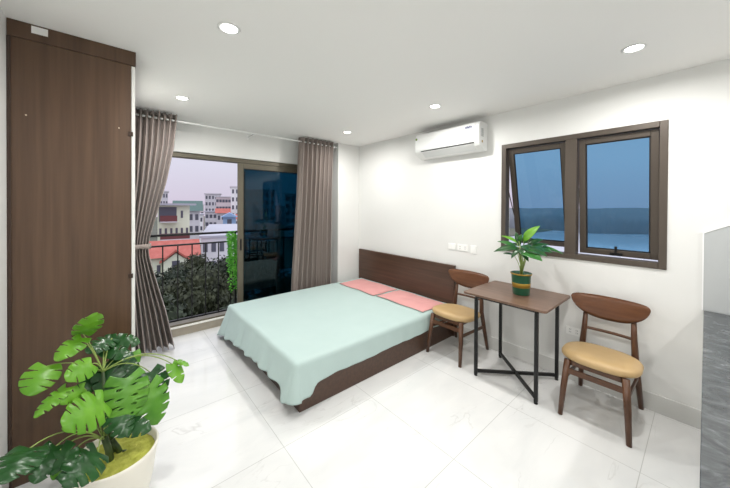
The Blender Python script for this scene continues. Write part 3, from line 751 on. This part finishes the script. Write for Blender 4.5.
# ------------------------------------------------------------------ air conditioner
AY0, AY1, AZ0 = 1.662, 2.58, 2.285
ac = thing('air_conditioner', 'white split air conditioner mounted high on the right wall above the headboard', 'air conditioner', (XR, (AY0+AY1)/2, AZ0))
prof = [(0, .01), (0, .325), (-.13, .33), (-.165, .327), (-.188, .305), (-.198, .26), (-.2, .12), (-.196, .085), (-.17, .055), (-.10, .012), (-.04, .0)]
bm = new(); prism(bm, [(XR+x-.001, AY0, AZ0+z) for x, z in prof], (0, AY1-AY0, 0)); part('body', bm, M_white, ac, bevel=.008, seg=3)
bm = new(); pf_ = [(-.189, .306), (-.2005, .262), (-.2025, .12), (-.2005, .098), (-.2065, .098), (-.2085, .12), (-.2065, .264), (-.194, .312)]
prism(bm, [(XR+x-.001, AY0+.05, AZ0+z) for x, z in pf_], (0, AY1-AY0-.10, 0)); part('front_panel', bm, M_white, ac, bevel=.002)
bm = new(); prism(bm, [(XR+x-.001, AY0+.06, AZ0+z) for x, z in ((-.199, .092), (-.2015, .090), (-.199, .082), (-.196, .084))], (0, AY1-AY0-.16, 0)); part('air_slot', bm, M_dark, ac)
bm = new(); prism(bm, [(XR+x-.001, AY0+.07, AZ0+z) for x, z in ((-.190, .070), (-.186, .066), (-.115, .012), (-.112, .017))], (0, AY1-AY0-.18, 0)); part('louver', bm, mat('louver_plastic', (226, 228, 228), .4), ac, bevel=.001)
# marks on the front: small blue lettering-like emblem, green round sticker, faint grey mark; grille on the end
bm = new(); X_ = XR-.2088
for k in range(5): box(bm, X_-.0006, X_, AY0+.085+k*.017, AY0+.097+k*.017, AZ0+.262, AZ0+.262+.018+.005*(k % 2))
box(bm, X_-.0006, X_, AY0+.083, AY0+.167, AZ0+.253, AZ0+.257); part('logo', bm, mat('navy_print', (36, 52, 120), .5), ac)['label'] = 'small dark blue printed mark'
bm = new(); tube(bm, [(XR-.2010, AY1-.022, AZ0+.26), (XR-.2022, AY1-.022, AZ0+.26)], .016, 16); part('sticker', bm, mat('green_sticker', (120, 150, 60), .5), ac)['label'] = 'round green sticker'
bm = new(); box(bm, XR-.2102, XR-.2096, 2.06, 2.12, AZ0+.165, AZ0+.172); part('printed_mark', bm, M_grey, ac)
bm = new()
for k in range(8): box(bm, XR-.15, XR-.10, AY0-.0012, AY0+.0002, AZ0+.16+k*.012, AZ0+.166+k*.012)
part('side_grille', bm, M_grey, ac)
bm = new(); box(bm, XR-.14, XR-.115, AY0-.0012, AY0+.0002, AZ0+.09, AZ0+.115); part('sticker', bm, M_gold, ac)

# ------------------------------------------------------------------ switches and sockets
def plate(name, label, y0, y1, z0, z1, rock, group=None):
    t = thing(name, label, 'wall switch' if 'switch' in name else 'wall socket', (XR, (y0+y1)/2, (z0+z1)/2), group=group)
    bm = new(); box(bm, XR-.009, XR-.0003, y0, y1, z0, z1); part('face_plate', bm, M_plate, t, bevel=.002)
    for a in rock:
        yc = y0+(y1-y0)*a; bm = new()
        if 'switch' in name:
            box(bm, XR-.012, XR-.0088, yc-.012, yc+.012, z0+.018, z1-.018); part('rocker', bm, M_plate, t, bevel=.001)
        else:
            for dz in (-.012, .012): box(bm, XR-.0095, XR-.0088, yc-.008, yc-.004, (z0+z1)/2+dz-.006, (z0+z1)/2+dz+.006); box(bm, XR-.0095, XR-.0088, yc+.004, yc+.008, (z0+z1)/2+dz-.006, (z0+z1)/2+dz+.006)
            part('pin_holes', bm, M_grey, t)
    return t
plate('wall_switch', 'white switch plate on the right wall, nearest the air conditioner corner of the headboard', 2.072, 2.175, 1.09, 1.168, (.5,))
plate('wall_socket', 'white double wall socket between the two switch plates above the headboard end', 1.90, 2.04, 1.088, 1.168, (.25, .75))
plate('wall_switch', 'smallest white switch plate on the right wall, toward the table plant', 1.79, 1.862, 1.072, 1.172, (.5,))
plate('wall_socket', 'low white wall socket behind the chair, between it and the table leg', .745, .862, .432, .506, (.27, .73))

# ------------------------------------------------------------------ kitchen counter
KX0, KZ = .95, .888
kc = thing('kitchen_cabinet', 'white base cabinet carrying the grey stone worktop at the right edge', 'cabinet', ((KX0+XR)/2, -.3, 0))
bm = new(); box(bm, KX0+.02, XR-.01, -.60, -.045, .08, KZ-.031); part('carcass', bm, M_cab, kc)
bm = new(); box(bm, KX0+.05, XR-.02, -.58, -.09, 0, .08); part('plinth', bm, M_dark, kc)
nk = 5; wk = (XR-.01-KX0-.02)/nk
for k in range(nk):
    a = KX0+.02+k*wk; bm = new(); box(bm, a+.002, a+wk-.002, -.045, -.026, .085, KZ-.034); d = part('door', bm, M_cab, kc, bevel=.002)
    bm = new(); bar(bm, (a+wk*.3, -.016, KZ-.07), (a+wk*.7, -.016, KZ-.07), .012, .01); bmesh.ops.translate(bm, vec=-root_loc(kc), verts=bm.verts); link('handle', bm, M_metal, d)
bm = new(); box(bm, KX0, XR-.012, -.62, .004, KZ-.03, KZ); o = link('worktop', bm, M_granite, bevel=.002)
tag(o, 'grey streaked stone worktop at the right edge of the view', 'worktop')
sp = thing('splashback', 'pale panel with a white edge and slanted top rising behind the stone worktop', 'splashback', (XR, -.3, KZ))
bm = new(); prism(bm, [(XR-.010, .006, KZ+.001), (XR-.010, .006, 1.455), (XR-.010, -.62, 1.785), (XR-.010, -.62, KZ+.001)], (.0095, 0, 0)); part('panel', bm, M_tile, sp)
bm = new(); prism(bm, [(XR-.014, .013, KZ+.001), (XR-.014, .013, 1.470), (XR-.014, -.62, 1.803), (XR-.014, -.62, 1.787), (XR-.014, .0062, 1.457), (XR-.014, .0062, KZ+.001)], (.0135, 0, 0)); part('edge_trim', bm, M_trimw, sp)

# ------------------------------------------------------------------ balcony
bm = new(); box(bm, -.35, 3.1, YF+.2, YF+.46, -.15, .02); struct('balcony_slab', bm, M_conc)
rl = thing('balcony_railing', 'black steel balcony railing with slim bars outside the open door', 'railing', (1.4, 4.6, .02))
for z, h in ((1.243, .03), (1.105, .022), (.095, .022)):
    bm = new(); box(bm, -.34, 3.08, 4.585, 4.615, z-h/2, z+h/2); part('rail', bm, M_black, rl, bevel=.003)
k = -5
while .467+.1675*k < 3.05:
    x = .467+.1675*k; k += 1
    if x < -.33: continue
    bm = new(); box(bm, x-.007, x+.007, 4.593, 4.607, .106, 1.094); part('baluster', bm, M_black, rl)
for x in (-.33, 1.37, 3.07):
    bm = new(); box(bm, x-.012, x+.012, 4.588, 4.612, .02, 1.228); part('post', bm, M_black, rl)
fe = thing('hanging_fern', 'bright green trailing plant hanging on the balcony railing beside the door stile', 'plant', (1.32, 4.56, 1.2))
rnd = random.Random(9)
for s in range(13):
    x = rnd.uniform(1.25, 1.40); y = rnd.uniform(4.53, 4.575); ln = rnd.uniform(.45, .85)*(1 if x > 1.28 else .7); z0 = rnd.uniform(1.17, 1.27)
    pts = [(x+.03*math.sin(k*.7+s)*k/8+(.02*k/8), y-.01*k/8, z0-ln*k/8) for k in range(9)]
    bm = new(); tube(bm, pts, .002, 4)
    for k in range(44):
        t = k/44*8; i = min(7, int(t)); p = Vector(pts[i]).lerp(Vector(pts[i+1]), t-i)
        d = Vector((rnd.choice((-1, 1))*rnd.uniform(.6, 1), rnd.uniform(-.6, .3), rnd.uniform(-.9, .1))).normalized()
        q = p+d*rnd.uniform(.028, .05); sd = d.cross(Vector((rnd.uniform(-.4, .4), 1, rnd.uniform(-.4, .4)))).normalized()*.009; m_ = p.lerp(q, .5)
        bm.faces.new([bm.verts.new(v) for v in (p, m_+sd, q, m_-sd)])
    part('frond', bm, M_fern, fe)

# ------------------------------------------------------------------ outside
GZ = -12
bm = new(); box(bm, -60, 9, 5.5, 400, GZ-1, GZ); box(bm, 9, 400, 60, 400, GZ-1, GZ); box(bm, -60, 9, -120, 5.5, GZ-1, GZ); tag(link('ground', bm, M_ground), kind='structure')
bm = new(); box(bm, 9, 1500, -1500, 60, GZ-1.5, GZ-.3); tag(link('river_water', bm, M_water), kind='structure')
# far wooded shore beyond the river
bm = new(); rnd = random.Random(21); ns = 260; pr_ = None
for i in range(ns+1):
    a = R(20+110*i/ns); h = 9.6+rnd.uniform(-.6, .6)+.7*math.sin(i*.31)
    d0, d1, d2 = 205+8*math.sin(i*.17)+rnd.uniform(-1, 1), 250, 900
    pts = [(d0, GZ-.5), (d0+4, GZ+h*.55), (d0+22, GZ+h*.9), (d1, GZ+h), (d2, GZ+h+1.2*math.sin(i*.09)+2.0)]
    col = [bm.verts.new((math.sin(a)*d, math.cos(a)*d, z)) for d, z in pts]
    if pr_: 
        for q in range(4): bm.faces.new((pr_[q], col[q], col[q+1], pr_[q+1]))
    pr_ = col
tag(link('far_shore', bm, M_shore, smooth=True), kind='structure')
# boat
bp_ = atX(633, 234, 105); bp_.z = GZ-.3
bo = thing('boat', 'small white boat far out on the river beyond the right window sash', 'boat', tuple(bp_))
bm = new(); prism(bm, [(-.7, -2, 0), (.7, -2, 0), (.7, 1, 0), (0, 2.4, 0), (-.7, 1, 0)], (0, 0, .7)); link('hull', bm, M_trimw, bo)
bm = new(); box(bm, -.5, .5, -1.2, .6, .7, 1.5); link('cabin', bm, M_trimw, bo)

# trees
def crown_mesh(seed, rx, rz, nl, m):
    rnd = random.Random(seed); bm = new(); lobes = []
    for _ in range(16):
        v = Vector((rnd.gauss(0, 1), rnd.gauss(0, 1), rnd.gauss(0, .8))).normalized(); lobes.append((Vector((v.x*rx*.62, v.y*rx*.62, v.z*rz*.6)), rnd.uniform(.3, .48)*rx))
    lobes.append((Vector((0, 0, 0)), rx*.7))
    for c, r_ in lobes:
        b2 = bmesh.ops.create_icosphere(bm, subdivisions=2, radius=r_*.72, matrix=Matrix.Translation(c))
        for v in b2['verts']: v.co += Vector((rnd.uniform(-1, 1), rnd.uniform(-1, 1), rnd.uniform(-1, 1)))*r_*.1
    for k in range(nl):
        c, r_ = lobes[rnd.randrange(len(lobes))]; v = Vector((rnd.gauss(0, 1), rnd.gauss(0, 1), rnd.gauss(0, 1))).normalized()
        p = c+v*r_*rnd.uniform(.72, 1.1); a = (v+Vector((rnd.uniform(-1, 1), rnd.uniform(-1, 1), rnd.uniform(-1, 1)))*.9).normalized()
        s, u = frame_of(a); z = rnd.uniform(.05, .11)
        bm.faces.new([bm.verts.new(p+s*z*i+u*z*1.5*j) for i, j in ((0, -1), (1, 0), (0, 1), (-1, 0))])
    me = bpy.data.meshes.new('crown'); bm.to_mesh(me); bm.free(); me.materials.append(m); return me
CM = [crown_mesh(k, 2.5, 2.2, 9000, M_fol[k]) for k in range(3)]
def tree(px, depth, pytop, sc, v, label):
    p = atD(px, pytop, depth); ztop = p.z; cr = 2.35*sc
    t = thing('tree', label, 'tree', (p.x, p.y, GZ), random.uniform(0, 6), 'dark leafy trees below the balcony')
    bm = new(); zc = ztop-cr-GZ; tube(bm, [(0, 0, 0), (.1, .05, zc*.5), (0, 0, zc)], [.28, .2, .12], 10); link('trunk', bm, M_bark, t, smooth=True)
    o = bpy.data.objects.new('crown', CM[v]); COL.objects.link(o); o.parent = t; o.location = (0, 0, zc); o.scale = (sc, sc, sc)
    return t
TR = [(130, 12.5, 292, 1.0, 0, 'nearest dark tree below the balcony, partly behind the left curtain'),
      (252, 13.5, 286, 1.0, 2, 'near dark tree below the balcony at the door stile'),
      (196, 18.5, 264, 1.0, 1, 'olive tree below the middle of the open doorway'),
      (292, 19, 268, 1.1, 1, 'olive tree behind the right part of the door glass'),
      (112, 19, 262, 1.0, 2, 'dark tree hidden behind the left curtain and wardrobe'),
      (160, 24.5, 264, 1.0, 2, 'dark tree just in front of the red-roofed house'),
      (227, 25, 248, 1.1, 0, 'tall dark tree behind the hanging green plant'),
      (330, 25, 252, 1.1, 2, 'dark tree behind the right curtain'),
      (190, 31, 253, 1.0, 1, 'farther tree between the red roof and the grey flat roof'),
      (262, 31.5, 246, 1.0, 2, 'farthest dark tree behind the door glass')]
for a in TR: tree(*a)

# buildings: px range at given depth, top pixel row; local -Y faces the viewer
def bframe(px0, px1, depth):
    a, b = atD(px0, 206, depth), atD(px1, 206, depth); a.z = b.z = GZ
    c = (a+b)/2; rz = -math.atan2(c.x, c.y); wd_ = (b-a).dot(Vector((math.cos(rz), math.sin(rz), 0))); return c, wd_, rz
def zrow(py, depth): return atD(200, py, depth).z-GZ
def building(name, label, px0, px1, depth, pytop, deep, wall, roof, rows=3, cols=4, wr=(.55, .5), top='flat', group=None, rowh=3.0, roofmat=None, over=.4, cat='building', mod=None, winmat=None):
    c, w_, rz = bframe(px0, px1, depth); h = zrow(pytop, depth)
    t = thing(name, label, cat, tuple(c), rz, group)
    bm = new(); box(bm, -w_/2, w_/2, 0, deep, 0, h); link('wall', bm, wall, t)
    if top == 'flat':
        bm = new(); box(bm, -w_/2-over, w_/2+over, -over, deep+over, h+.01, h+.35); link('roof', bm, roof, t)
    elif top == 'gable':   # ridge runs away from the viewer
        bm = new(); prism(bm, [(-w_/2-over, -over, h+.01), (w_/2+over, -over, h+.01), (0, -over, h+w_*.38)], (0, deep+2*over, 0)); link('roof', bm, roof, t)
    elif top == 'hip':     # ridge parallel to the viewer
        bm = new(); prism(bm, [(-w_/2-over, -over, h+.01), (-w_/2-over, deep+over, h+.01), (-w_/2-over, deep/2, h+deep*.33)], (w_+2*over, 0, 0)); link('roof', bm, roof, t)
    for r_ in range(rows):
        for q in range(cols):
            zc = h-1.6-r_*rowh; xc = -w_/2+w_*(q+.5)/cols; ww = w_/cols*wr[0]/2; hh = rowh*wr[1]/2
            if mod and not mod(r_, q): continue
            if zc-hh < .2: continue
            bm = new(); box(bm, xc-ww, xc+ww, -.06, .02, zc-hh, zc+hh); link('window', bm, winmat or M_wdark, t)
    return t, w_, h
# pale yellow house with balconies
t, w_, h = building('house', 'pale yellow two-storey house with grey overhanging roof beyond the railing', 158, 190, 52, 205.5, 9, M_yel, M_gry, 2, 6, (.42, .42), over=1.0, mod=lambda r, q: q in (4,) or r == 1, rowh=3.1)
for r_ in range(2):
    z = h-3.0-3.1*r_; bm = new(); box(bm, -w_/2+.4, w_*(.10 if r_ == 0 else .5), -1.2, -.07, z, z+.18); sl_ = link('balcony_slab', bm, M_conc, t)
    bm = new(); box(bm, -w_/2+.4, w_*(.10 if r_ == 0 else .5), -1.2, -1.1, z+.18, z+1.2); link('balustrade', bm, M_maroon, sl_)
bm = new(); box(bm, -w_/2+.2, w_*.08, -.1, .02, h-2.9, h-.3); link('recess', bm, M_wdark, t)  # dark slab painted in for the shade inside the upper balcony
# red tiled roof in front
t, w_, h = building('house', 'house with red tiled roof and small cream gable just beyond the trees', 146, 198, 40, 257, 6, M_yel, M_rtile, 1, 6, (.4, .4), 'hip', over=.5)
bm = new(); prism(bm, [(-1.0, -.55, h-2.2), (1.9, -.55, h-2.2), (1.9, -.55, h-.6), (.45, -.55, h+.55), (-1.0, -.55, h-.6)], (0, 2.2, 0)); g_ = link('gable', bm, M_yel, t)
bm = new(); prism(bm, [(-1.4, -.9, h-.75), (.45, -.9, h+.75), (2.3, -.9, h-.75), (2.3, -.9, h-.5), (.45, -.9, h+1.05), (-1.4, -.9, h-.5)], (0, 3.0, 0)); link('gable_roof', bm, M_rtile, g_)
bm = new(); box(bm, .0, .9, -.6, -.5, h-1.5, h-.5); link('window', bm, M_wdark, g_)
# grey flat roofed block
t, w_, h = building('warehouse', 'wide low block with a pale grey sheet roof in the middle distance', 202, 250, 49, 237, 32, M_conc, M_gry, 2, 6, over=.3, cat='building')
building('house', 'dark green roofed house behind the pale yellow one', 176, 200, 74, 211, 8, M_conc, M_teal, 2, 4, top='hip', over=.8)
building('house', 'small light blue gabled house in the distance beside the door stile', 223, 236, 88, 217, 6, M_blueb, M_blueb, 1, 1, (.35, .9), 'gable', over=.6, rowh=2.2)
building('house', 'low house with red roof just left of the blue gabled house', 217, 229, 104, 213, 5, M_conc, M_rtile, 1, 3, top='hip', over=.6)
building('house', 'small red-roofed house at the right of the blue gabled house', 237, 247, 98, 219, 5, M_pinkb, M_rtile, 1, 3, top='hip', over=.5)
building('house', 'white terraced house with balconies left of the low red roof', 205, 217, 112, 212, 6, M_conc, M_gry, 3, 3, (.7, .45), over=.5)
building('apartment_building', 'pale grey apartment block on the skyline, left of the tower', 205, 221, 138, 194, 8, M_conc, M_conc, 5, 5)
building('apartment_building', 'pinkish low apartment block with long dark balconies on the skyline', 216, 231, 124, 197, 8, M_pinkb, M_conc, 4, 5, (.8, .4))
building('apartment_building', 'narrow white tower with dark windows next to the door stile', 231, 239, 110, 187, 10, M_trimw, M_conc, 7, 2, (.5, .5))
building('apartment_building', 'distant grey block rising behind the yellow house', 160, 168, 120, 192, 12, M_conc, M_conc, 5, 3)
building('apartment_building', 'distant cream block behind the dark green roof', 186, 204, 156, 205, 8, M_pinkb, M_conc, 3, 5)
building('apartment_building', 'wide grey block behind the dark door glass', 243, 275, 110, 190, 12, M_conc, M_conc, 6, 6)
building('apartment_building', 'tall grey block behind the right curtain', 285, 320, 120, 194, 12, M_pinkb, M_conc, 5, 6)
building('house', 'flat-topped white house above the left edge of the grey roof', 190, 203, 100, 215, 7, M_trimw, M_gry, 2, 4, (.6, .45), over=.4)

# ------------------------------------------------------------------ sky
wd = bpy.data.worlds.new('overcast_dusk_sky'); scn.world = wd; wd.use_nodes = True; N = wd.node_tree.nodes; Lk = wd.node_tree.links
bg = N['Background']; tc = N.new('ShaderNodeTexCoord'); sx_ = N.new('ShaderNodeSeparateXYZ'); Lk.new(tc.outputs['Generated'], sx_.inputs[0])
rp = N.new('ShaderNodeValToRGB'); e = rp.color_ramp.elements
e[0].position = 0; e[0].color = srgb((206, 196, 214)); e[1].position = .6; e[1].color = srgb((222, 224, 236))
x = e.new(.12); x.color = srgb((216, 214, 230))
Lk.new(sx_.outputs['Z'], rp.inputs[0])
n = N.new('ShaderNodeTexNoise'); n.inputs['Scale'].default_value = 3; n.inputs['Detail'].default_value = 4; Lk.new(tc.outputs['Generated'], n.inputs['Vector'])
mr = N.new('ShaderNodeMapRange'); mr.inputs['To Min'].default_value = .92; mr.inputs['To Max'].default_value = 1.06; Lk.new(n.outputs['Fac'], mr.inputs['Value'])
mx = N.new('ShaderNodeMixRGB'); mx.blend_type = 'MULTIPLY'; mx.inputs[0].default_value = 1; Lk.new(rp.outputs[0], mx.inputs[1]); Lk.new(mr.outputs[0], mx.inputs[2])
Lk.new(mx.outputs[0], bg.inputs['Color'])
# overcast sky: brighter towards the zenith
mz = N.new('ShaderNodeMapRange'); mz.inputs['From Min'].default_value = .3; mz.inputs['From Max'].default_value = .95
mz.inputs['To Min'].default_value = 1.08; mz.inputs['To Max'].default_value = 2.9; Lk.new(sx_.outputs['Z'], mz.inputs['Value']); Lk.new(mz.outputs[0], bg.inputs['Strength'])

scn.view_settings.view_transform = 'Standard'; scn.view_settings.look = 'None'; scn.view_settings.gamma = 1
scn.view_settings.exposure = 0.0; scn.view_settings.use_curve_mapping = False
